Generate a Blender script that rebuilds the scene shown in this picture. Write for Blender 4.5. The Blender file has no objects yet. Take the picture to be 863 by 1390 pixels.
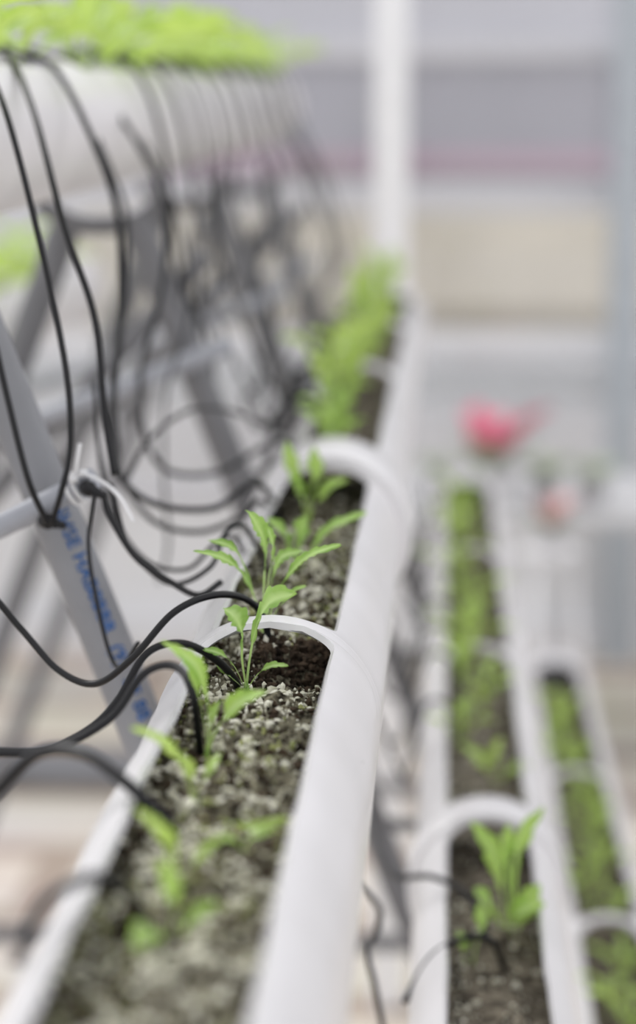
import bpy, bmesh, math, random
from mathutils import Vector, noise
random.seed(7)
scene=bpy.context.scene
scene.view_settings.view_transform='Standard'
COL=scene.collection
FPX=3070.0
H=1.5
phi=math.atan(505/FPX); psi=math.atan(174/FPX*math.cos(phi))
F=Vector((-math.sin(psi)*math.cos(phi),math.cos(psi)*math.cos(phi),-math.sin(phi)))
R=Vector((math.cos(psi),math.sin(psi),0)); U=R.cross(F)
def P(px,py,d):
    v=F*FPX+R*(px-431.5)+U*(695-py)
    v=v*(d/v.y)
    return Vector((v.x,v.y,v.z+H))
# ---------- camera
cam=bpy.data.cameras.new('camera'); co=bpy.data.objects.new('camera',cam); COL.objects.link(co)
co.location=(0,0,H); co.rotation_euler=(math.pi/2-phi,0,psi)
cam.sensor_fit='VERTICAL'; cam.sensor_height=36; cam.sensor_width=24; cam.lens=FPX/1390*36
cam.clip_start=.05
cam.dof.use_dof=True; cam.dof.focus_distance=1.115; cam.dof.aperture_fstop=3.7
scene.camera=co
# ---------- materials
def mat(name,col,rough=.5,noise_amt=0,scale=20,col2=None,bump=0,bscale=None,spec=.5):
    m=bpy.data.materials.new(name); m.use_nodes=True; nt=m.node_tree; b=nt.nodes['Principled BSDF']
    b.inputs['Roughness'].default_value=rough; b.inputs['Specular IOR Level'].default_value=spec
    tc=nt.nodes.new('ShaderNodeTexCoord')
    n=nt.nodes.new('ShaderNodeTexNoise'); n.inputs['Scale'].default_value=scale; n.inputs['Detail'].default_value=5
    nt.links.new(tc.outputs['Object'],n.inputs['Vector'])
    r=nt.nodes.new('ShaderNodeValToRGB'); r.color_ramp.elements[0].position=.35; r.color_ramp.elements[1].position=.65
    c2=col2 or tuple(c*(1-noise_amt) for c in col)
    r.color_ramp.elements[0].color=(*c2,1); r.color_ramp.elements[1].color=(*col,1)
    nt.links.new(n.outputs['Fac'],r.inputs['Fac']); nt.links.new(r.outputs['Color'],b.inputs['Base Color'])
    if bump:
        n2=nt.nodes.new('ShaderNodeTexNoise'); n2.inputs['Scale'].default_value=bscale or scale*4; n2.inputs['Detail'].default_value=6
        nt.links.new(tc.outputs['Object'],n2.inputs['Vector'])
        bp=nt.nodes.new('ShaderNodeBump'); bp.inputs['Strength'].default_value=bump; bp.inputs['Distance'].default_value=.003
        nt.links.new(n2.outputs['Fac'],bp.inputs['Height']); nt.links.new(bp.outputs['Normal'],b.inputs['Normal'])
    return m
M_pvc=mat('white_pvc',(.74,.73,.745),.26,.08,9,spec=.5)
M_pvcU=mat('aged_white_pvc',(.78,.765,.78),.35,.08,9,spec=.4)
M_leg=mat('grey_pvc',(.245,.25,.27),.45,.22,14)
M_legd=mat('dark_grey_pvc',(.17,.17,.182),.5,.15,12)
M_bar=mat('light_grey_pvc',(.36,.375,.42),.45,.2,25)
M_tube=mat('black_polyethylene',(.005,.005,.007),.4,.3,30,spec=.35)
M_tube2=mat('dusty_black_polyethylene',(.008,.008,.010),.5,.3,30,spec=.3)
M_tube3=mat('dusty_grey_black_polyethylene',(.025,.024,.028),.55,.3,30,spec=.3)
M_blue=mat('blue_ink',(.012,.10,.33),.6,.5,200)
M_tie=mat('white_nylon',(.8,.8,.82),.4,.05)
M_post=mat('white_painted_steel',(.88,.88,.90),.4,.05)
M_bpost=mat('blue_grey_steel',(.44,.48,.52),.4,.1)
M_soil=mat('potting_soil',(.33,.31,.22),.95,0,240,col2=(.03,.025,.017),bump=1,bscale=500,spec=.1)
M_soilf=mat('dark_potting_soil',(.22,.195,.15),.95,0,120,col2=(.025,.02,.016),spec=.1)
M_perl=mat('perlite',(.88,.87,.76),.9,0,160,col2=(.56,.55,.42),spec=.15)
M_moss=mat('green_moss',(.44,.46,.20),.9,0,160,col2=(.22,.25,.09),spec=.15)
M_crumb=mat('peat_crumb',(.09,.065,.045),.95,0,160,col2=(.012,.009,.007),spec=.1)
def leafmat(name,c1,c2,tr,f=.36):
    m=bpy.data.materials.new(name); m.use_nodes=True; nt=m.node_tree; b=nt.nodes['Principled BSDF']; out=nt.nodes['Material Output']
    b.inputs['Roughness'].default_value=.42; b.inputs['Specular IOR Level'].default_value=.35
    tc=nt.nodes.new('ShaderNodeTexCoord'); n=nt.nodes.new('ShaderNodeTexNoise'); n.inputs['Scale'].default_value=90
    nt.links.new(tc.outputs['Object'],n.inputs['Vector'])
    r=nt.nodes.new('ShaderNodeValToRGB'); r.color_ramp.elements[0].color=(*c1,1); r.color_ramp.elements[1].color=(*c2,1)
    r.color_ramp.elements[0].position=.35; r.color_ramp.elements[1].position=.65
    nt.links.new(n.outputs['Fac'],r.inputs['Fac'])
    a=nt.nodes.new('ShaderNodeAttribute'); a.attribute_name='vein'
    mx=nt.nodes.new('ShaderNodeMix'); mx.data_type='RGBA'
    nt.links.new(a.outputs['Fac'],mx.inputs[0]); nt.links.new(r.outputs['Color'],mx.inputs[6]); mx.inputs[7].default_value=(.55,.72,.32,1)
    nt.links.new(mx.outputs[2],b.inputs['Base Color'])
    t=nt.nodes.new('ShaderNodeBsdfTranslucent'); t.inputs['Color'].default_value=(*tr,1)
    ms=nt.nodes.new('ShaderNodeMixShader'); ms.inputs[0].default_value=f
    nt.links.new(b.outputs[0],ms.inputs[1]); nt.links.new(t.outputs[0],ms.inputs[2]); nt.links.new(ms.outputs[0],out.inputs['Surface'])
    return m
M_leaf=leafmat('seedling_leaf',(.17,.34,.07),(.31,.50,.13),(.50,.76,.18))
M_leafB=leafmat('bright_leaf',(.24,.45,.07),(.38,.58,.13),(.56,.80,.17))
M_leafY=leafmat('yellow_green_leaf',(.29,.48,.06),(.46,.64,.16),(.62,.80,.18))
# ---------- helpers
def link(name,me,mats,parent=None,label=None,cat=None,group=None,kind=None,smooth=True):
    o=bpy.data.objects.new(name,me); COL.objects.link(o)
    if me is not None:
        for m in mats: me.materials.append(m)
        if smooth:
            me.polygons.foreach_set('use_smooth',[True]*len(me.polygons))
    if parent: o.parent=parent
    if label: o['label']=label
    if cat: o['category']=cat
    if group: o['group']=group
    if kind: o['kind']=kind
    return o
def catmull(pts,n=10):
    pts=[Vector(p) for p in pts]
    if len(pts)<3: return [pts[0].lerp(pts[-1],i/n) for i in range(n+1)]
    q=[pts[0]*2-pts[1]]+pts+[pts[-1]*2-pts[-2]]
    out=[]
    for i in range(1,len(q)-2):
        a,b,c,d=q[i-1:i+3]
        for k in range(n):
            t=k/n
            out.append(.5*((2*b)+(c-a)*t+(2*a-5*b+4*c-d)*t*t+(3*b-a-3*c+d)*t**3))
    out.append(pts[-1]); return out
def sweep(bm,path,r,seg=8,cap=True):
    rings=[]
    nrm=Vector((0,0,1))
    for i,p in enumerate(path):
        t=(path[min(i+1,len(path)-1)]-path[max(i-1,0)]).normalized()
        if i==0:
            nrm=t.orthogonal().normalized()
        else:
            nrm=(nrm-t*nrm.dot(t)).normalized()
        b=t.cross(nrm); rr=r[i] if isinstance(r,list) else r
        rings.append([bm.verts.new(p+(nrm*math.cos(2*math.pi*k/seg)+b*math.sin(2*math.pi*k/seg))*rr) for k in range(seg)])
    for a,b in zip(rings,rings[1:]):
        for k in range(seg): bm.faces.new((a[k],a[(k+1)%seg],b[(k+1)%seg],b[k]))
    if cap:
        bm.faces.new(rings[0][::-1]); bm.faces.new(rings[-1])
def fin(bm,name):
    me=bpy.data.meshes.new(name); bm.normal_update(); bm.to_mesh(me); bm.free(); return me
def tube(name,pts,r,m,n=10,seg=8,**kw):
    bm=bmesh.new(); sweep(bm,catmull(pts,n),r,seg)
    return link(name,fin(bm,name),[m],**kw)
def addbox(bm,c,s):
    r=bmesh.ops.create_cube(bm,size=1)
    for v in r['verts']: v.co=Vector((v.co.x*s[0]+c[0],v.co.y*s[1]+c[1],v.co.z*s[2]+c[2]))
def box(name,lo,hi,m,bev=0,**kw):
    bm=bmesh.new(); addbox(bm,[(a+b)/2 for a,b in zip(lo,hi)],[b-a for a,b in zip(lo,hi)])
    if bev: bmesh.ops.bevel(bm,geom=bm.edges[:],offset=bev,segments=2,affect='EDGES')
    return link(name,fin(bm,name),[m],smooth=False,**kw)

# ---------- growing troughs
TH=math.radians(36)
def theta0(y,ops,rc=.016):
    for a,b in ops:
        if a<y<b:
            e=min(y-a,b-y)
            if e>=rc: return TH
            return TH*(1-(1-e/rc)**2.4)**(1/2.4)
    return 0
def trough(name,p0,p1,ops,m,rad=.055,rc=.016,**kw):
    p0=Vector(p0);p1=Vector(p1)
    ys=set()
    y=p0.y
    while y<p1.y: ys.add(round(y,5)); y+=.03
    ys.add(round(p1.y,5))
    for a,b in ops:
        for e in (0,.03*rc,.08*rc,.17*rc,.3*rc,.46*rc,.7*rc,rc):
            for q in (a+e,b-e):
                if p0.y<q<p1.y: ys.add(round(q,5))
    ys=sorted(ys); N=56
    bm=bmesh.new(); rings=[]
    for y in ys:
        c=p0.lerp(p1,(y-p0.y)/(p1.y-p0.y)); t0=theta0(y,ops,rc)
        wob=.0007*math.sin(y*31)+.0005*math.sin(y*77)
        ring=[]
        for k in range(N+1):
            th=t0+(2*math.pi-2*t0)*k/N
            rr=rad+(wob if t0>.3 and (k<8 or k>N-8) else 0)
            ring.append(bm.verts.new((c.x+math.sin(th)*rr,y,c.z+math.cos(th)*rr)))
        rings.append(ring)
    for a,b in zip(rings,rings[1:]):
        for k in range(N): bm.faces.new((a[k],a[k+1],b[k+1],b[k]))
    bmesh.ops.remove_doubles(bm,verts=bm.verts[:],dist=1e-5)
    bmesh.ops.recalc_face_normals(bm,faces=bm.faces[:])
    o=link(name,fin(bm,name),[m],**kw)
    s=o.modifiers.new('s','SOLIDIFY'); s.thickness=.0032; s.offset=-1
    f=o.data.polygons[N//2*1]
    if (f.center-Vector((p0.x,f.center.y,p0.z))).dot(f.normal)<0: s.offset=1
    e=o.modifiers.new('e','EDGE_SPLIT'); e.split_angle=math.radians(45)
    bm=bmesh.new(); M=40; prof=[(p1.y-.035,rad+.0005),(p1.y-.035,rad+.004),(p1.y-.002,rad+.004),(p1.y+.006,rad-.002),(p1.y+.010,rad*.6),(p1.y+.011,.0005)]
    rs=[[bm.verts.new((p1.x+math.sin(2*math.pi*k/M)*r,yy,p1.z+math.cos(2*math.pi*k/M)*r)) for k in range(M)] for yy,r in prof]
    for a,b in zip(rs,rs[1:]):
        for k in range(M): bm.faces.new((a[k],a[(k+1)%M],b[(k+1)%M],b[k]))
    bmesh.ops.recalc_face_normals(bm,faces=bm.faces[:])
    c=link('end_cap',fin(bm,'end_cap'),[m],parent=o); e=c.modifiers.new('e','EDGE_SPLIT'); e.split_angle=math.radians(50)
    return o
def ring_part(name,x,z,ya,yb,rad,thick,m,parent):
    bm=bmesh.new(); N=56
    prof=[(ya,rad-thick),(ya,rad-.0008),(ya+.0015,rad),(yb-.012,rad),(yb,rad-.004),(yb,rad-thick)]
    rs=[[bm.verts.new((x+math.sin(2*math.pi*k/N)*r,y,z+math.cos(2*math.pi*k/N)*r)) for k in range(N)] for y,r in prof]
    for a,b in zip(rs,rs[1:]+rs[:1]):
        for k in range(N): bm.faces.new((a[k],a[(k+1)%N],b[(k+1)%N],b[k]))
    bmesh.ops.recalc_face_normals(bm,faces=bm.faces[:])
    o=link(name,fin(bm,name),[m],parent=parent)
    e=o.modifiers.new('e','EDGE_SPLIT'); e.split_angle=math.radians(40)
    return o
def ops_from(y0,y1,br,endl=.09):
    e=[y0-.1]; 
    for a,b in br: e+= [a,b]
    e.append(y1-endl)
    return [(e[i],e[i+1]) for i in range(0,len(e),2)]
MX,MZ=-.085,H-.29
br=[(1.092,1.108),(1.64,1.755),(2.38,2.42),(3.0,3.04)]
main=trough('growing_trough',(MX,.5,MZ),(MX,3.62,MZ),ops_from(.5,3.62,br),M_pvc,label='white plastic pipe trough with cut-open top and young seedlings',cat='planter',group='pipe troughs on the rack')
ring_part('pipe_coupling',MX,MZ,1.64,1.76,.0618,.0069,M_pvc,main)
SX,SZ=.036,H-.557
br2=[(1.640,1.69),(2.225,2.24),(2.785,2.80)]
sec=trough('growing_trough',(SX,1.0,SZ),(SX,3.5,SZ),ops_from(1.0,3.5,br2,.15),M_pvc,rc=.024,label='white plastic pipe trough on the lower tier with leafy seedlings',cat='planter',group='pipe troughs on the rack')
ring_part('pipe_coupling',SX,SZ,1.635,1.695,.0605,.0054,M_pvc,sec)
TX,TZ=.170,H-.824
br3=[(2.18,2.195),(2.72,2.735)]
thr=trough('growing_trough',(TX,1.4,TZ),(TX,3.4,TZ),ops_from(1.4,3.4,br3),M_pvc,label='white plastic pipe trough on the lowest tier full of greens',cat='planter',group='pipe troughs on the rack')
UP0=Vector((-.319,1.1,H-.005)); UP1=Vector((-.285,3.6,H+.05))
upp=trough('growing_trough',UP0,UP1,ops_from(1.1,3.6,[(1.7,1.73),(2.3,2.33),(2.9,2.93)]),M_pvcU,label='white plastic pipe trough on the top tier draped with black tubes',cat='planter',group='pipe troughs on the rack')
LX,LZ=-.60,H-.235
lef=trough('growing_trough',(LX,1.6,LZ),(LX,3.6,LZ),ops_from(1.6,3.6,[(2.4,2.43),(3.0,3.03)]),M_pvcU,label='white plastic pipe trough on the far side of the rack',cat='planter',group='pipe troughs on the rack')

# ---------- soil
def soilh(x,y,amp):
    n=noise.noise(Vector((x*40,y*30,1)))*.7+noise.noise(Vector((x*140,y*140,4)))*.4+noise.noise(Vector((x*420,y*420,9)))*.35
    return n*amp
def dipf(x,y):
    m=.009*max(0,1-((x+.085)/.046)**2)
    return m-.024*math.exp(-(((y-1.114)/.026)**2+((x+.060)/.026)**2))-.020*math.exp(-((y-1.61)/.035)**2)
def soil(x0,z,ya,yb,step,m,label,x1=None,z1=None):
    nx=max(6,int(.096/step)); ny=int((yb-ya)/step); bm=bmesh.new(); g=[]
    for j in range(ny+1):
        y=ya+(yb-ya)*j/ny; row=[]; f=j/ny
        cx=x0+((x1-x0)*f if x1 is not None else 0); cz=z+((z1-z)*f if z1 is not None else 0)
        for i in range(nx+1):
            dx=(i/nx-.5)*.096
            row.append(bm.verts.new((cx+dx,y,cz+.017+soilh(cx+dx,y,.012)+(dipf(cx+dx,y) if x0==MX else 0))))
        g.append(row)
    for a,b in zip(g,g[1:]):
        for i in range(nx): bm.faces.new((a[i],a[i+1],b[i+1],b[i]))
    return link('potting_soil',fin(bm,'potting_soil'),[m],label=label,cat='soil',kind='stuff')
soil(MX,MZ,.5,1.8,.0026,M_soil,'dark crumbly potting soil mixed with pale perlite')
soil(MX,MZ,1.8,3.6,.007,M_soilf,'dark potting soil in the pipe trough')
soil(SX,SZ,1.0,3.48,.008,M_soilf,'dark potting soil in the lower pipe trough')
soil(TX,TZ,1.4,3.3,.008,M_soilf,'dark potting soil in the lowest pipe trough')
soil(UP0.x,UP0.z,1.1,3.58,.01,M_soilf,'potting soil in the top pipe trough',UP1.x,UP1.z)
soil(LX,LZ,1.6,3.58,.01,M_soilf,'potting soil in the far-side pipe trough')
def crumbs(name,n,m,rmin,rmax,ya,yb,label,X0=MX,Z0=MZ,xa=-.047,xb=.047):
    bm=bmesh.new(); bmesh.ops.create_icosphere(bm,subdivisions=1,radius=1)
    base=[v.co.copy() for v in bm.verts]; faces=[[v.index for v in f.verts] for f in bm.faces]; bm.free()
    V=[];Fc=[]
    for i in range(n):
        y=ya+(yb-ya)*random.random(); x=X0+random.uniform(xa,xb)
        g=noise.noise(Vector((x*38,y*28,7)))
        if name!='peat_crumbs':
            if random.random()<1.8*math.exp(-(((y-1.122)/.038)**2+((x+.062)/.032)**2)): continue
            if random.random()<1.3*math.exp(-((y-1.60)/.05)**2): continue
            if name=='perlite_granules' and g<-.12 and random.random()<.7: continue
        if name=='moss_crumbs' and noise.noise(Vector((x*30,y*22,17)))<-.02: continue
        r=random.uniform(rmin,rmax)*random.choice([.45,.6,.8,1]); z=Z0+.017+soilh(x,y,.012)+(dipf(x,y) if X0==MX else 0)+r*.3
        o=len(V); sx,sy,sz=[random.uniform(.5,1.45) for _ in range(3)]
        for b in base:
            k=1+random.uniform(-.45,.45)
            V.append((x+b.x*r*sx*k,y+b.y*r*sy*k,z+b.z*r*sz*k))
        Fc+= [[o+q for q in f] for f in faces]
    me=bpy.data.meshes.new(name); me.from_pydata(V,[],Fc)
    return link(name,me,[m],label=label,cat='soil',kind='stuff',smooth=False)
crumbs('perlite_granules',10500,M_perl,.0008,.0025,.5,1.75,'pale grey-white perlite granules scattered over the potting soil')
crumbs('moss_crumbs',6500,M_moss,.0007,.0019,.5,1.75,'mossy green crumbs in patches over the potting soil')
crumbs('peat_crumbs',4600,M_crumb,.0009,.0030,.5,1.75,'dark peat crumbs scattered over the potting soil')
crumbs('peat_crumbs',1400,M_crumb,.0012,.0030,1.085,1.165,'dark peat crumbs standing in for shade beneath the narrow white strap',xa=-.012,xb=.047)  # dense dark crumbs colour in the shade of the hollow behind the strap
crumbs('perlite_granules',1800,M_perl,.001,.0024,1.3,2.3,'pale perlite granules on the soil of the lower trough',SX,SZ)

# ---------- leaves
def leaf(bm,vein,pts,w,nh=Vector((0,-.55,.83)),lobes=0,pet=.3,res=44,seedv=0.0):
    path=catmull(pts,max(3,int(res/(len(pts)-1)))); N=len(path)
    rows=[]
    for i,p in enumerate(path):
        t=i/(N-1)
        tan=(path[min(i+1,N-1)]-path[max(i-1,0)]).normalized()
        side=tan.cross(nh)
        if side.length<.05: side=Vector((1,0,0))
        side.normalize(); up=side.cross(tan).normalized()
        sl=sr=1
        if t<pet: ww=w*.05
        else:
            u=(t-pet)/(1-pet); ww=w*.5*(.08+.92*max(.0,math.sin(math.pi*u**1.1))**.9 if u<.98 else 0)
            ww*= min(1,(u*1.5+.10)) 
            if lobes:
                k=lobes*1.9+2.6
                sl=1.0-.60*(1-((u*k)%1.0))*(1-.5*u)
                sr=1.0-.60*(1-((u*k*1.07+.35)%1.0))*(1-.5*u)
            ww=max(ww,w*.04*(1-u)+.0001)
        row=[]
        for s in (-1,-.5,-.08,.08,.5,1):
            wav=.12*w*math.sin(t*14+s*2+seedv)*abs(s)*(t>pet)
            k=(sl if s<0 else sr) if abs(s)==1 else 1
            if abs(s)==.5: k=min(1,(sl if s<0 else sr)*1.25)
            v=bm.verts.new(p+side*s*ww*k+up*(abs(s)*ww*.42+wav)); v[vein]=1.0 if abs(s)<.1 or t<pet else 0.0
            row.append(v)
        rows.append(row)
    for a,b in zip(rows,rows[1:]):
        for k in range(5): bm.faces.new((a[k],a[k+1],b[k+1],b[k]))
def seedling(base,leaves,m=M_leaf,ds=1.0,ws=1.0,label='small bright green leafy seedling rooted in potting soil',group='seedlings in the pipe troughs'):
    b=P(base[0],base[1],base[2]*ds); bm=bmesh.new()
    sweep(bm,[b+Vector((0,0,-.008)),b+Vector((.0003,0,.001)),b+Vector((0,0,.005))],[.0018,.0015,.0008],8)
    crown=link('seedling',fin(bm,'seedling'),[m],label=label,cat='plant',group=group)
    for pts,w,lb in leaves:
        bm=bmesh.new(); ve=bm.verts.layers.float.new('vein')
        q=[b]+[P(p[0],p[1],p[2]*ds) for p in pts]; wm=w*base[2]*ds/FPX*ws
        leaf(bm,ve,q,wm,lobes=lb,nh=Vector((random.uniform(-.4,.4),-.7,.6)).normalized(),pet=.36,seedv=random.uniform(0,6))
        link('leaf',fin(bm,'leaf'),[m],parent=crown)
seedling((334,938,1.112),[
 ([(340,890,1.11),(350,845,1.105),(370,815,1.10),(403,806,1.09)],42,1),
 ([(328,895,1.10),(328,862,1.095),(320,838,1.09),(303,826,1.09)],38,2),
 ([(318,905,1.10),(300,888,1.09),(270,880,1.085)],13,1),
 ([(350,915,1.10),(366,905,1.095),(391,903,1.09)],15,1),
 ([(320,925,1.10),(305,912,1.10),(292,900,1.10)],9,0)],ds=.962)
seedling((357,880,1.20),[
 ([(348,820,1.20),(325,775,1.19),(300,757,1.18),(262,748,1.17)],20,2),
 ([(345,810,1.21),(330,765,1.21),(312,742,1.2),(282,733,1.2)],16,2),
 ([(358,800,1.2),(360,745,1.2),(350,715,1.19),(334,693,1.18)],28,3),
 ([(364,790,1.21),(370,755,1.21),(368,730,1.2),(360,712,1.2)],16,2),
 ([(372,815,1.2),(392,780,1.19),(420,755,1.18),(462,739,1.17)],22,3),
 ([(365,815,1.22),(372,775,1.22),(385,755,1.22),(415,748,1.23)],20,2),
 ([(352,830,1.21),(340,800,1.21),(330,780,1.21),(322,772,1.2)],12,1),
 ([(375,830,1.19),(398,805,1.18),(415,795,1.17)],12,0)],ds=.985)
seedling((281,1030,.988),[
 ([(284,985,.985),(278,935,.98),(262,900,.975),(218,870,.97)],30,3),
 ([(278,985,.985),(268,940,.98),(255,905,.975),(232,880,.965)],18,3),
 ([(290,1000,.98),(305,975,.975),(325,955,.97),(362,938,.965)],38,3),
 ([(287,1000,.99),(290,970,.99),(300,950,.99)],15,1)],m=M_leafB,ds=.97)
seedling((262,1112,.899),[
 ([(258,1070,.895),(246,1035,.89),(222,1008,.885),(178,988,.875)],24,3),
 ([(280,1085,.89),(310,1118,.88),(345,1125,.87),(392,1110,.865)],26,3),
 ([(262,1070,.89),(258,1045,.885),(240,1022,.88)],20,2),
 ([(268,1075,.90),(285,1045,.90),(300,1020,.91)],18,1)],m=M_leafY,ds=.97)
seedling((240,1215,.809),[
 ([(232,1170,.80),(218,1130,.79),(183,1098,.78)],26,2),
 ([(240,1180,.80),(235,1150,.79),(225,1120,.78)],20,1),
 ([(236,1200,.79),(222,1190,.78),(212,1170,.77)],30,1),
 ([(250,1190,.80),(275,1160,.80),(310,1130,.80)],22,2)],m=M_leafY,ds=.97)
seedling((232,1305,.743),[
 ([(236,1250,.74),(235,1205,.735),(222,1168,.73)],36,1),
 ([(220,1280,.735),(200,1265,.72),(180,1285,.71)],52,1),
 ([(245,1275,.74),(262,1245,.74),(300,1225,.735)],28,1)],m=M_leafB,ds=.97)
seedling((330,1170,.846),[
 ([(332,1150,.845),(345,1135,.84),(370,1128,.84)],16,1),([(325,1150,.845),(315,1140,.84),(298,1138,.84)],14,1)],m=M_leafB,ds=.97)
seedling((400,790,1.40),[
 ([(395,755,1.39),(385,725,1.38),(362,703,1.37)],22,1),
 ([(405,750,1.39),(410,725,1.38),(415,700,1.37)],34,1),
 ([(402,760,1.39),(395,740,1.38),(398,722,1.37)],18,1),
 ([(415,760,1.39),(445,720,1.38),(497,695,1.37)],22,1)],ds=.98)
seedling((418,716,1.57),[
 ([(412,680,1.56),(400,640,1.55),(388,598,1.54)],26,1),
 ([(420,680,1.56),(430,640,1.55),(428,605,1.54)],30,1),
 ([(414,690,1.56),(405,665,1.55),(392,650,1.54)],24,1),
 ([(424,690,1.56),(445,665,1.55),(470,650,1.54)],24,1)],m=M_leafB,ds=.985)
seedling((688,1300,1.497),[
 ([(686,1250,1.497),(678,1200,1.49),(668,1155,1.485),(640,1115,1.48)],36,1),
 ([(694,1240,1.49),(700,1180,1.48),(705,1140,1.47),(738,1095,1.46)],32,1),
 ([(690,1240,1.49),(690,1190,1.48),(685,1150,1.47),(690,1118,1.46)],28,1),
 ([(700,1270,1.49),(712,1235,1.48),(730,1200,1.47)],48,1),
 ([(680,1260,1.49),(660,1225,1.48),(645,1205,1.48)],30,1),
 ([(696,1260,1.47),(705,1240,1.46),(738,1225,1.45)],38,1)],m=M_leafB,label='young leafy green plant in the lower white pipe trough')
seedling((640,1330,1.43),[
 ([(645,1290,1.43),(655,1250,1.43),(650,1225,1.43)],26,1),([(630,1300,1.43),(628,1280,1.43),(620,1265,1.43)],24,1)],m=M_leafB,label='young leafy green plant in the lower white pipe trough')
seedling((672,1085,1.86),[
 ([(668,1060,1.86),(655,1035,1.85),(625,1010,1.84)],26,1),([(680,1060,1.86),(695,1045,1.85),(722,1040,1.84)],26,1),([(672,1050,1.86),(672,1025,1.85),(680,1000,1.84)],20,1)],m=M_leafY,label='young leafy green plant in the lower white pipe trough')
# generic plants
def plant_mesh(seed,h,nl,w,spread):
    rnd=random.Random(seed); bm=bmesh.new(); ve=bm.verts.layers.float.new('vein')
    for i in range(nl):
        a=2*math.pi*i/nl+rnd.uniform(-.4,.4); k=rnd.uniform(.55,1.1); d=Vector((math.cos(a),math.sin(a),0)); sp=spread*rnd.uniform(.4,1.1)
        pts=[Vector((0,0,-.004)),d*sp*.15*h+Vector((0,0,h*.4*k)),d*sp*.45*h+Vector((0,0,h*.78*k)),d*sp*.95*h+Vector((0,0,h*k*rnd.uniform(.8,1.05)))]
        leaf(bm,ve,pts,w*rnd.uniform(.7,1.2),nh=(-d*.6+Vector((0,0,.8))).normalized(),lobes=rnd.choice([1,2,3]),pet=.3,res=16)
    return fin(bm,'leafy_seedling')
small=[plant_mesh(i,.045,5,.014,.8) for i in range(4)]
tall=[plant_mesh(20+i,.10,6,.019,.42) for i in range(4)]
bushy=[plant_mesh(40+i,.065,6,.018,.85) for i in range(4)]
lush=[plant_mesh(60+i,.065,7,.021,1.25) for i in range(4)]
for l,m in ((small,M_leafB),(tall,M_leafY),(bushy,M_leafY),(lush,M_leafY)):
    for me in l:
        me.materials.append(m); me.polygons.foreach_set('use_smooth',[True]*len(me.polygons))
def put(me,x,y,z,s,label,group):
    o=bpy.data.objects.new('leafy_seedling',me); COL.objects.link(o); o.location=(x,y,z); o.scale=(s,s,s); o.rotation_euler=(0,0,random.uniform(0,6.3))
    o['label']=label; o['category']='plant'; o['group']=group
def clear(y,brs,m=.02): return all(not(a-m<y<b+m) for a,b in brs)
for i,y in enumerate([1.86,1.99,2.10]):
    put(random.choice(small),MX-.012+random.uniform(-.02,.015),y,MZ+.018,1.2,'small bright green seedling in the white pipe trough','seedlings in the pipe troughs')
y=2.17
while y<3.45:
    if clear(y,br,.02): put(random.choice(tall),MX-.008+random.uniform(-.02,.014),y,MZ+.018,random.uniform(.75,1.2),'tall bright green seedling in the white pipe trough','tall seedlings in the pipe trough')
    y+=random.uniform(.07,.11)
y=1.97
while y<3.3:
    if clear(y,br2): put(random.choice(bushy),SX+random.uniform(-.022,.008),y,SZ+.018,random.uniform(.7,1.05),'leafy green seedling in the lower white pipe trough','seedlings in the lower trough')
    y+=random.uniform(.09,.13)
y=1.6
while y<3.2:
    if clear(y,br3): put(random.choice(bushy),TX+random.uniform(-.02,.015),y,TZ+.018,random.uniform(.75,1.0),'leafy green seedling in the lowest white pipe trough','seedlings in the lowest trough')
    y+=random.uniform(.07,.11)
y=1.25
while y<3.45:
    f=(y-1.1)/2.5; c=UP0.lerp(UP1,f)
    put(random.choice(lush),c.x+random.uniform(-.02,.02),y,c.z+.03,random.uniform(.6,1.4)*(1.1-.1*f),'lush bright green leafy plant in the top pipe trough','leafy plants in the top trough'); y+=random.uniform(.10,.18)
y=1.9
while y<3.4:
    put(random.choice(lush),LX+random.uniform(-.02,.02),y,LZ+.018,random.uniform(1.1,1.7),'lush green leafy plant on the far side of the rack','leafy plants on the far side'); y+=random.uniform(.1,.16)

# ---------- A-frames
def frame(Y,first=False):
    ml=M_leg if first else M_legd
    e=link('pipe_rack_frame',None,[],label='grey plastic pipe A-frame rack supporting the white troughs',cat='rack',group='rack frames')
    e.location=(-.3,Y,0)
    def pp(x,z,y=Y): return Vector((x,y,z))
    def part(name,pts,r,m):
        bm=bmesh.new(); q=[p-e.location for p in pts]; sweep(bm,catmull(q,8) if len(q)>2 else q,r,20)
        o=link(name,fin(bm,name),[m],parent=e)
        es=o.modifiers.new('e','EDGE_SPLIT'); es.split_angle=math.radians(50); return o
    top=H-.065 if not first else H-.09
    ox=-.311 if first else -.30
    xl=lambda z,s: ox+s*(.386*(H-z))
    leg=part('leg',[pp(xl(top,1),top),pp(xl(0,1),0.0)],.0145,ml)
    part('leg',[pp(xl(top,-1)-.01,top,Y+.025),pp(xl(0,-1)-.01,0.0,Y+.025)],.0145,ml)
    if first:
        part('crossbar',[P(-260,835,1.30),P(-20,724,1.268),P(128,650,1.258)],.0070,M_bar)
    else:
        part('crossbar',[pp(-.52,H-.30,Y-.035),pp(-.31,H-.225,Y-.035),pp(-.185,H-.176,Y-.035)],.0085,M_bar)
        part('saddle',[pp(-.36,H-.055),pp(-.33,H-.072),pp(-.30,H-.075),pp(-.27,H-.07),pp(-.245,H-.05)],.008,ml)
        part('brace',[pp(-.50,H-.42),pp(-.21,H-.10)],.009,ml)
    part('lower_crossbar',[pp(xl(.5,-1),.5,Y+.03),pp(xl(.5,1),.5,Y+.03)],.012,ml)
    for tx,tz in ((MX,MZ),(SX,SZ),(TX,TZ)):
        z=tz-.062; part('bracket',[pp(xl(z,1),z),pp(tx,z-.001),pp(tx+.03,z+.006)],.006,ml)
    return e,leg
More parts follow.
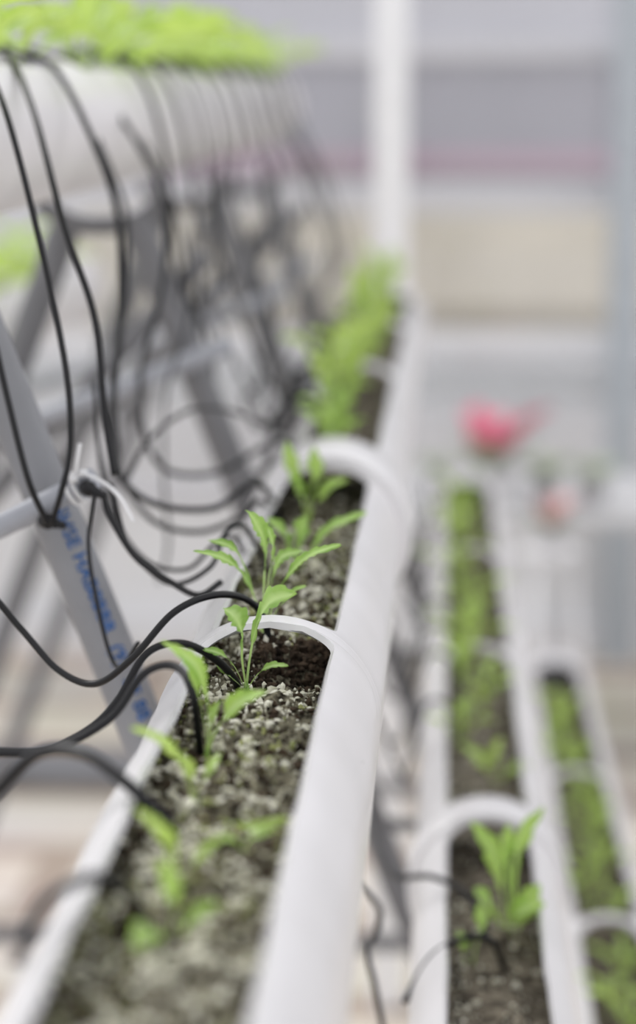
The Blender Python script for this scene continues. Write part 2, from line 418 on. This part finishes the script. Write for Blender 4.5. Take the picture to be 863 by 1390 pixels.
e1,leg1=frame(1.30,True)
for y in (2.0,2.7,3.4): frame(y)
cu=bpy.data.curves.new('t','FONT'); cu.body='SSHSE HAB8BBR  (9)  SF 88'; cu.size=.0118; cu.space_character=1.04; cu.offset=.00025
to=bpy.data.objects.new('t',cu); COL.objects.link(to)
dg=bpy.context.evaluated_depsgraph_get(); tm=bpy.data.meshes.new_from_object(to.evaluated_get(dg)); bpy.data.objects.remove(to)
A=Vector((-.311+.386*.207,1.30,H-.207)); D=Vector((.386,0,-1)).normalized()
tocam=(Vector((0,0,H))-A); nn=(tocam-D*tocam.dot(D)).normalized(); bb=nn.cross(D)
bm=bmesh.new(); bm.from_mesh(tm)
bmesh.ops.subdivide_edges(bm,edges=[e for e in bm.edges if e.calc_length()>.004],cuts=2)
for v in bm.verts:
    x,yv=v.co.x*1.0,v.co.y-.004; a=yv/.0147+.28
    p=A+D*(x)+(nn*math.cos(a)+bb*math.sin(a))*.0148
    v.co=p-e1.location
mk=link('printed_marking',fin(bm,'printed_marking'),[M_blue],smooth=False)
mk.parent=leg1
mk['label']='blue printed pipe lettering'

def tie(c,ax,r,tail):
    bm=bmesh.new(); ax=ax.normalized(); n=ax.orthogonal().normalized(); b=ax.cross(n)
    ring=[c+(n*math.cos(t)+b*math.sin(t))*r for t in [2*math.pi*i/24 for i in range(25)]]
    sweep(bm,ring,.0014,6)
    addbox(bm,tail[0],(.005,.004,.004))
    sweep(bm,catmull(tail,6),.0012,6)
    return link('cable_tie',fin(bm,'cable_tie'),[M_tie],label='white nylon cable tie with loose tail on the grey bar',cat='cable tie',group='cable ties')
bd=P(128,650,1.258)-P(-20,724,1.268)
tie(P(107,661,1.259),bd,.0084,[P(112,642,1.25),P(140,655,1.245),P(162,675,1.24),P(182,710,1.235)])
tie(P(98,665,1.259),bd,.0084,[P(100,650,1.25),P(104,625,1.245),P(108,602,1.245)])
def fitting(c,d):
    bm=bmesh.new(); d=d.normalized(); sweep(bm,[c-d*.006,c-d*.004,c-d*.0039,c+d*.001,c+d*.0011,c+d*.006,c+d*.0061,c+d*.012],[.003,.003,.0045,.0045,.003,.003,.0024,.002],12)
    return link('tube_fitting',fin(bm,'tube_fitting'),[M_tube],label='small black barbed fitting on the grey bar',cat='fitting',group='tube fittings')
fitting(P(66,708,1.25),Vector((.8,-.5,-.1))); fitting(P(122,664,1.245),Vector((.6,-.4,-.2)))
# ---------- drip tubes
TL='thin black irrigation tube hanging down to the seedlings'
def drip(pts,r=.0019,m=M_tube,label=TL): return tube('drip_tube',[P(*p) for p in pts],r,m,n=10,label=label,cat='hose',group='black irrigation tubes')
drip([(-30,70,1.36),(0,130,1.30),(30,230,1.27),(70,400,1.245),(92,520,1.235),(95,610,1.235),(84,665,1.235),(70,712,1.245)])
drip([(-30,64,1.55),(10,75,1.5),(45,150,1.38),(88,310,1.30),(128,430,1.28),(142,560,1.27),(155,645,1.26)],r=.0022,label='thin black irrigation tube draped over the top trough')
drip([(140,672,1.25),(150,702,1.24),(185,757,1.235),(235,792,1.23),(270,808,1.22),(300,790,1.23)])
drip([(0,62,1.66),(22,70,1.62),(75,95,1.58),(130,200,1.52),(160,300,1.5),(163,440,1.48),(152,560,1.47),(160,640,1.46),(210,684,1.46),(290,690,1.48),(345,655,1.5),(375,690,1.55),(385,722,1.57)],r=.0023,label='thin black irrigation tube draped over the top trough')
drip([(-10,452,1.24),(10,540,1.235),(38,650,1.23),(64,710,1.24)])
drip([(-10,808,1.15),(30,855,1.15),(80,910,1.14),(130,928,1.13),(180,893,1.12),(235,832,1.12),(290,808,1.13),(335,814,1.15),(360,845,1.16),(366,905,1.16)],label='black irrigation tube curling over the trough rim into the soil')
drip([(-10,1020,1.00),(60,1018,1.01),(120,990,1.02),(160,950,1.03),(198,888,1.035),(245,873,1.04),(290,893,1.05),(318,922,1.065),(328,948,1.09)],m=M_tube2,label='black irrigation tube looping over the trough rim')
drip([(-10,1023,.96),(70,1018,.965),(150,975,.97),(195,915,.975),(238,905,.97),(262,945,.955),(274,1045,.97)],label='black irrigation tube looping over the trough rim')
drip([(-10,1080,.86),(50,1024,.85),(110,1022,.835),(165,1058,.82),(200,1090,.815),(235,1126,.82),(268,1168,.845)],r=.0027,label='thick black irrigation tube crossing the trough rim into the soil')
drip([(20,1310,.67),(60,1225,.68),(120,1192,.69),(160,1200,.70),(192,1238,.735),(205,1258,.765)],r=.0020,m=M_tube2,label='black irrigation tube crossing the trough rim into the soil')
drip([(128,668,1.24),(120,740,1.235),(132,820,1.22),(150,890,1.21),(165,905,1.2),(188,872,1.19)],r=.0012,m=M_tube2)
drip([(150,655,1.28),(175,740,1.28),(230,792,1.28),(285,770,1.28),(305,725,1.3),(330,714,1.32),(350,745,1.35),(362,770,1.38)],r=.0015)
drip([(40,66,1.85),(110,95,1.82),(190,200,1.78),(226,300,1.75),(216,410,1.72),(192,500,1.7),(196,590,1.68),(230,640,1.68),(300,640,1.7),(370,600,1.75),(405,610,1.85),(415,640,1.86)],r=.0023,m=M_tube2)
drip([(60,70,1.78),(95,110,1.74),(150,230,1.66),(172,300,1.62),(168,420,1.6),(155,540,1.6),(165,640,1.55),(205,705,1.5),(270,722,1.5),(330,700,1.5),(352,680,1.52),(372,705,1.53),(380,740,1.5)],m=M_tube2,label='thin black irrigation tube draped over the top trough')
drip([(85,70,1.95),(135,115,1.93),(205,210,1.9),(248,320,1.86),(255,430,1.84),(226,530,1.8),(222,640,1.78),(228,740,1.76),(215,790,1.7)],r=.0015,m=M_tube2)
drip([(170,655,1.5),(200,600,1.55),(250,560,1.62),(300,555,1.7),(345,570,1.76),(385,590,1.85),(402,618,1.88)],r=.0017,m=M_tube2)
drip([(128,520,1.4),(138,640,1.4),(165,720,1.38),(205,765,1.37),(255,772,1.36),(290,740,1.36),(318,730,1.37),(338,770,1.36)],r=.0014,m=M_tube2)
rnd=random.Random(21)
y=1.92
while y<3.45:
    c=UP0.lerp(UP1,(y-1.1)/2.5); j=lambda s=.02: rnd.uniform(-s,s)
    o=rnd.uniform(-.01,.06); dd=rnd.uniform(-.14,.18); lo=rnd.uniform(-.11,.03)
    pts=[(c.x-.02,y-.02,c.z+.052),(c.x+.01,y,c.z+.060),(c.x+.048,y+.01,c.z+.042),(c.x+.068,y+.02,c.z-.02),(c.x+.075+o*.6+j(),y+.03+dd*.3,c.z-.11+j(.03)),
      (c.x+.08+o+j(.03),y+.05+dd*.6,H-.2+j(.03)),(-.21+j(.02),y+.06+dd,H-.27+lo),(-.175+j(),y+.07+dd,H-.30+lo),(-.153,y+.08+dd,H-.25+j()),(-.125,y+.09+dd,H-.232),(-.10+j(.01),y+.1+dd,H-.268)]
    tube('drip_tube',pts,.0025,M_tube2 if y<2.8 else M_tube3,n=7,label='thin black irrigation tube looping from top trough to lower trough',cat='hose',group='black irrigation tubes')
    y+=rnd.uniform(.12,.19)
y=1.9
while y<3.4:
    j=lambda s=.012: rnd.uniform(-s,s)
    pts=[(-.17+j(),y,H-.30+j()),(-.16+j(),y+.02,H-.40),(-.08+j(.02),y+.04,H-.48+j(.03)),(-.045+j(),y+.05,H-.56+j(.03)),(-.03,y+.06,H-.55+j()),(-.013,y+.07,H-.498),(.01,y+.08,H-.505),(.02+j(),y+.09,H-.54)]
    tube('drip_tube',pts,.0019,M_tube2,n=7,label='thin black irrigation tube dropping to the lower trough',cat='hose',group='black irrigation tubes')
    y+=rnd.uniform(.12,.2)
drip([(470,1190,1.50),(492,1206,1.48),(515,1235,1.47),(510,1268,1.46),(498,1292,1.45),(508,1335,1.45),(520,1400,1.45)],r=.0022)
drip([(500,1060,1.66),(512,1140,1.58),(535,1188,1.54),(585,1190,1.50),(630,1212,1.48),(655,1255,1.47),(668,1310,1.475)],r=.0022,m=M_tube)
drip([(548,1360,1.40),(585,1300,1.40),(628,1275,1.40),(666,1276,1.40),(690,1330,1.43)],r=.0023,m=M_tube)
# ---------- post at the end
bm=bmesh.new(); pc=P(530,300,3.78)
addbox(bm,(pc.x,3.78,1.4),(.058,.05,2.8)); bmesh.ops.bevel(bm,geom=bm.edges[:],offset=.006,segments=3,affect='EDGES')
link('support_post',fin(bm,'support_post'),[M_post],label='tall white square steel post at the end of the rack',cat='post',smooth=False)

# ---------- room
WY=6.6
m_floor=bpy.data.materials.new('concrete_floor'); m_floor.use_nodes=True
nt=m_floor.node_tree; b=nt.nodes['Principled BSDF']; b.inputs['Roughness'].default_value=.85
tc=nt.nodes.new('ShaderNodeTexCoord'); bt=nt.nodes.new('ShaderNodeTexBrick')
bt.inputs['Scale'].default_value=1; bt.inputs['Brick Width'].default_value=1.6; bt.inputs['Row Height'].default_value=.42; bt.inputs['Mortar Size'].default_value=.05
bt.inputs['Color1'].default_value=(.64,.58,.50,1); bt.inputs['Color2'].default_value=(.54,.50,.45,1); bt.inputs['Mortar'].default_value=(.36,.29,.24,1)
n=nt.nodes.new('ShaderNodeTexNoise'); n.inputs['Scale'].default_value=3
mx=nt.nodes.new('ShaderNodeMix'); mx.data_type='RGBA'; mx.blend_type='MULTIPLY'; mx.inputs[0].default_value=.2
nt.links.new(tc.outputs['Object'],bt.inputs['Vector']); nt.links.new(tc.outputs['Object'],n.inputs['Vector'])
nt.links.new(bt.outputs['Color'],mx.inputs[6]); nt.links.new(n.outputs['Color'],mx.inputs[7]); nt.links.new(mx.outputs[2],b.inputs['Base Color'])
bm=bmesh.new(); addbox(bm,(0,3,-.05),(9,8,.1)); fl=link('floor',fin(bm,'floor'),[m_floor],smooth=False,kind='structure')
M_knee=mat('white_panel',(.76,.76,.77),.6,.08,2)
M_rail=mat('white_aluminium',(.76,.76,.78),.4,.05,5)
M_rails=mat('pale_grey_aluminium',(.60,.60,.63),.4,.05,5)
M_grail=mat('grey_aluminium',(.54,.56,.58),.4,.05,5)
zt=lambda py,Y=WY: H-(py-190)/FPX*Y
box('wall_far',(-4,WY,0),(4,WY+.1,zt(680)),M_knee,kind='structure')
box('baseboard_far',(-4,WY-.08,0),(4,WY-.002,.09),M_rail,kind='structure')
k=1
for a,bq,m in ((64,84,M_rails),(246,278,M_rails),(448,470,M_rail),(492,508,M_grail),(524,540,M_grail),(664,680,M_rails)):
    box('trim_%d'%k,(-4,WY-.02,zt(bq)),(4,WY+.07,zt(a)),m,kind='structure'); k+=1
box('trim_%d'%k,(-4,WY-.02,zt(-330)),(4,WY+.07,zt(-290)),M_rail,kind='structure'); k+=1
for px in (848,848-1280,848+640,848+1280):
    x=(px-605)/FPX*(WY-.1)
    box('trim_%d'%k,(x-.045,WY-.14,0),(x+.045,WY-.03,zt(-330)),M_bpost,kind='structure'); k+=1
gm=bpy.data.materials.new('clear_glazing'); gm.use_nodes=True; nt=gm.node_tree; nt.nodes.clear()
o_=nt.nodes.new('ShaderNodeOutputMaterial'); tr=nt.nodes.new('ShaderNodeBsdfTransparent'); gl=nt.nodes.new('ShaderNodeBsdfGlossy'); gl.inputs['Roughness'].default_value=.1
ms=nt.nodes.new('ShaderNodeMixShader'); ms.inputs[0].default_value=.08; tr.inputs[0].default_value=(.97,.97,.98,1)
nt.links.new(tr.outputs[0],ms.inputs[1]); nt.links.new(gl.outputs[0],ms.inputs[2]); nt.links.new(ms.outputs[0],o_.inputs[0])
box('window_1',(-4,WY+.03,zt(680)),(4,WY+.04,zt(-330)),gm,kind='structure')
# ---------- outside
OY=10.0
zo=lambda py: zt(py,OY)
M_lil=mat('lilac_grey_cladding',(.40,.395,.445),.7,.16,1.2)
M_lil2=mat('pale_lilac_cladding',(.56,.56,.60),.7,.10,1.2)
M_pk=mat('pink_fabric',(.54,.38,.47),.7,.15,2)
M_tan=mat('dry_straw',(.72,.67,.56),.9,.16,1.5)
M_gw=mat('pale_grey_render',(.73,.73,.74),.7,.10,2)
bld=link('neighbouring_greenhouse',None,[],label='pale lilac greenhouse building with horizontal bands seen through glazing',cat='building'); bld.location=(0,OY,0)
def bpart(name,a,bq,m,dy=0):
    bm=bmesh.new(); addbox(bm,(0,.15+dy,(zo(a)+zo(bq))/2),(16,.3,abs(zo(a)-zo(bq)))); link(name,fin(bm,name),[m],parent=bld,smooth=False)
bpart('upper_cladding',-500,75,M_lil2); bpart('middle_cladding',75,262,M_lil); bpart('lower_wall',262,670,M_gw)
bpart('eaves_rail',62,80,M_gw,-.08)
bpart('pink_banner',205,232,M_pk,-.03)
box('straw_bale_stack',(-1.6,OY-1.0,zt(455,OY-1)),(5,OY-.13,zt(292,OY-1)),M_tan,bev=.12,label='long stack of pale straw bales outside the glazing',cat='bales')
box('bale_platform',(-1.7,OY-1.05,0),(5.1,OY-.12,zt(455,OY-1)),M_gw,bev=.02,label='pale concrete platform carrying the straw bales',cat='platform')
M_og=mat('pale_gravel',(.66,.64,.60),.9,.15,4)
bm=bmesh.new(); addbox(bm,(0,11,-.06),(30,8.0,.08)); link('outside_ground',fin(bm,'outside_ground'),[M_og],smooth=False,kind='structure')
# ---------- bench with potted flowers
M_pot=mat('pale_grey_plastic',(.62,.61,.62),.6,.1,20)
M_red=mat('pink_red_petals',(.86,.22,.34),.5,.2,30)
M_pinkp=mat('soft_pink_petals',(.80,.46,.46),.5,.2,30)
M_dg=mat('mid_green_leaf',(.46,.53,.38),.6,.2,30)
M_bt=mat('pale_bench_grey',(.56,.56,.57),.6,.1,6)
be=link('potting_bench',None,[],label='pale grey metal greenhouse bench with potted flowers',cat='bench'); be.location=(.3,5.6,0)
bz=zt(705,5.2)
def bp2(name,c,s,m):
    bm=bmesh.new(); addbox(bm,(c[0]-.3,c[1]-5.6,c[2]),s); bmesh.ops.bevel(bm,geom=bm.edges[:],offset=.004,segments=1,affect='EDGES'); link(name,fin(bm,name),[m],parent=be,smooth=False)
bp2('bench_top',(.3,5.6,bz-.0125),(1.5,.7,.025),M_bt)
for sx in (-.4,1.0):
    for sy in (5.3,5.9): bp2('leg',(sx,sy,(bz-.025)/2),(.03,.03,bz-.025),M_rail)
def potted(x,y,z,s,fl,label,fm=None):
    bm=bmesh.new(); N=20
    prof=[(0,0),(.04,0),(.05,.06),(.056,.06),(.056,.075),(.048,.075),(.047,.07),(0,.07)]
    rs=[[bm.verts.new((math.cos(2*math.pi*k/N)*max(r,.0005)*s,math.sin(2*math.pi*k/N)*max(r,.0005)*s,h*s)) for k in range(N)] for r,h in prof]
    for a,b in zip(rs,rs[1:]):
        for k in range(N): bm.faces.new((a[k],a[(k+1)%N],b[(k+1)%N],b[k]))
    o=link('potted_flower',fin(bm,'potted_flower'),[M_pot],label=label,cat='potted plant'); o.location=(x,y,z)
    def lf(name,m,n,r0,h0,h1,w,ex=0):
        bm=bmesh.new(); ve=bm.verts.layers.float.new('vein')
        for i in range(n):
            a=random.uniform(0,6.3); d=Vector((math.cos(a),math.sin(a),0)); q=random.uniform(.35,1)
            b0=Vector((0,0,h0*s)); leaf(bm,ve,[b0,b0+d*r0*.4*q*s+Vector((0,0,(h1-h0)*.6*q*s)),b0+d*r0*q*s+Vector((ex*q*s,0,(h1-h0)*q*s))],w*s,nh=(-d*.5+Vector((0,0,.85))).normalized(),pet=.1,res=10)
        link(name,fin(bm,name),[m],parent=o)
    lf('foliage',M_dg,22,.10,.06,.14,.055)
    if fl: lf('flower_head',fm or M_red,fl,.10,.06,.21,.05,.04)
for px,s,f,l in ((606,.75,0,'small leafy plant in a pale pot on the bench'),(666,1.15,30,'bright pink-red flowering plant in a pale pot'),(745,.8,0,'small leafy plant in a pale pot on the bench'),(808,.75,0,'small leafy plant in a pale pot on the bench')):
    x=(px-605)/FPX*5.45; potted(x,5.45,bz,s*1.0,f,l)
st=link('plant_stand',None,[],label='low white three-legged plant stand on the floor',cat='stand'); sxx=(752-605)/FPX*4.95; sz=zt(745,4.95); st.location=(sxx,4.95,0)
bm=bmesh.new(); sweep(bm,[Vector((0,0,sz-.012)),Vector((0,0,sz))],.07,24); link('stand_top',fin(bm,'stand_top'),[M_rail],parent=st,smooth=False)
for a in (0,2.09,4.19):
    bm=bmesh.new(); sweep(bm,[Vector((math.cos(a)*.05,math.sin(a)*.05,sz-.012)),Vector((math.cos(a)*.11,math.sin(a)*.11,0))],.007,8); link('leg',fin(bm,'leg'),[M_rail],parent=st)
potted(sxx,4.95,sz,.6,14,'small soft pink flowering plant in a pale pot',M_pinkp)
bm=bmesh.new(); sweep(bm,[Vector((-3,5.1,.045)),Vector((-.15,5.1,.045))],.045,16)
link('drain_pipe',fin(bm,'drain_pipe'),[M_leg],label='grey plastic drain pipe lying on the floor',cat='pipe')
# ---------- light
w=bpy.data.worlds.new('world'); scene.world=w; w.use_nodes=True; nt=w.node_tree
bg=nt.nodes['Background']; bg.inputs[1].default_value=1.0
tc=nt.nodes.new('ShaderNodeTexCoord'); sp=nt.nodes.new('ShaderNodeSeparateXYZ'); rp=nt.nodes.new('ShaderNodeValToRGB')
nt.links.new(tc.outputs['Generated'],sp.inputs[0]); nt.links.new(sp.outputs['Z'],rp.inputs['Fac']); nt.links.new(rp.outputs['Color'],bg.inputs[0])
rp.color_ramp.elements[0].position=0; rp.color_ramp.elements[0].color=(1.04,1.04,1.06,1)
rp.color_ramp.elements[1].position=.8; rp.color_ramp.elements[1].color=(1.20,1.195,1.22,1)
s=bpy.data.lights.new('sun','SUN'); s.energy=1.9; s.angle=math.radians(14); s.color=(1,.985,.96)
so=bpy.data.objects.new('sun',s); COL.objects.link(so); so.rotation_euler=(math.radians(-26),math.radians(-38),0)
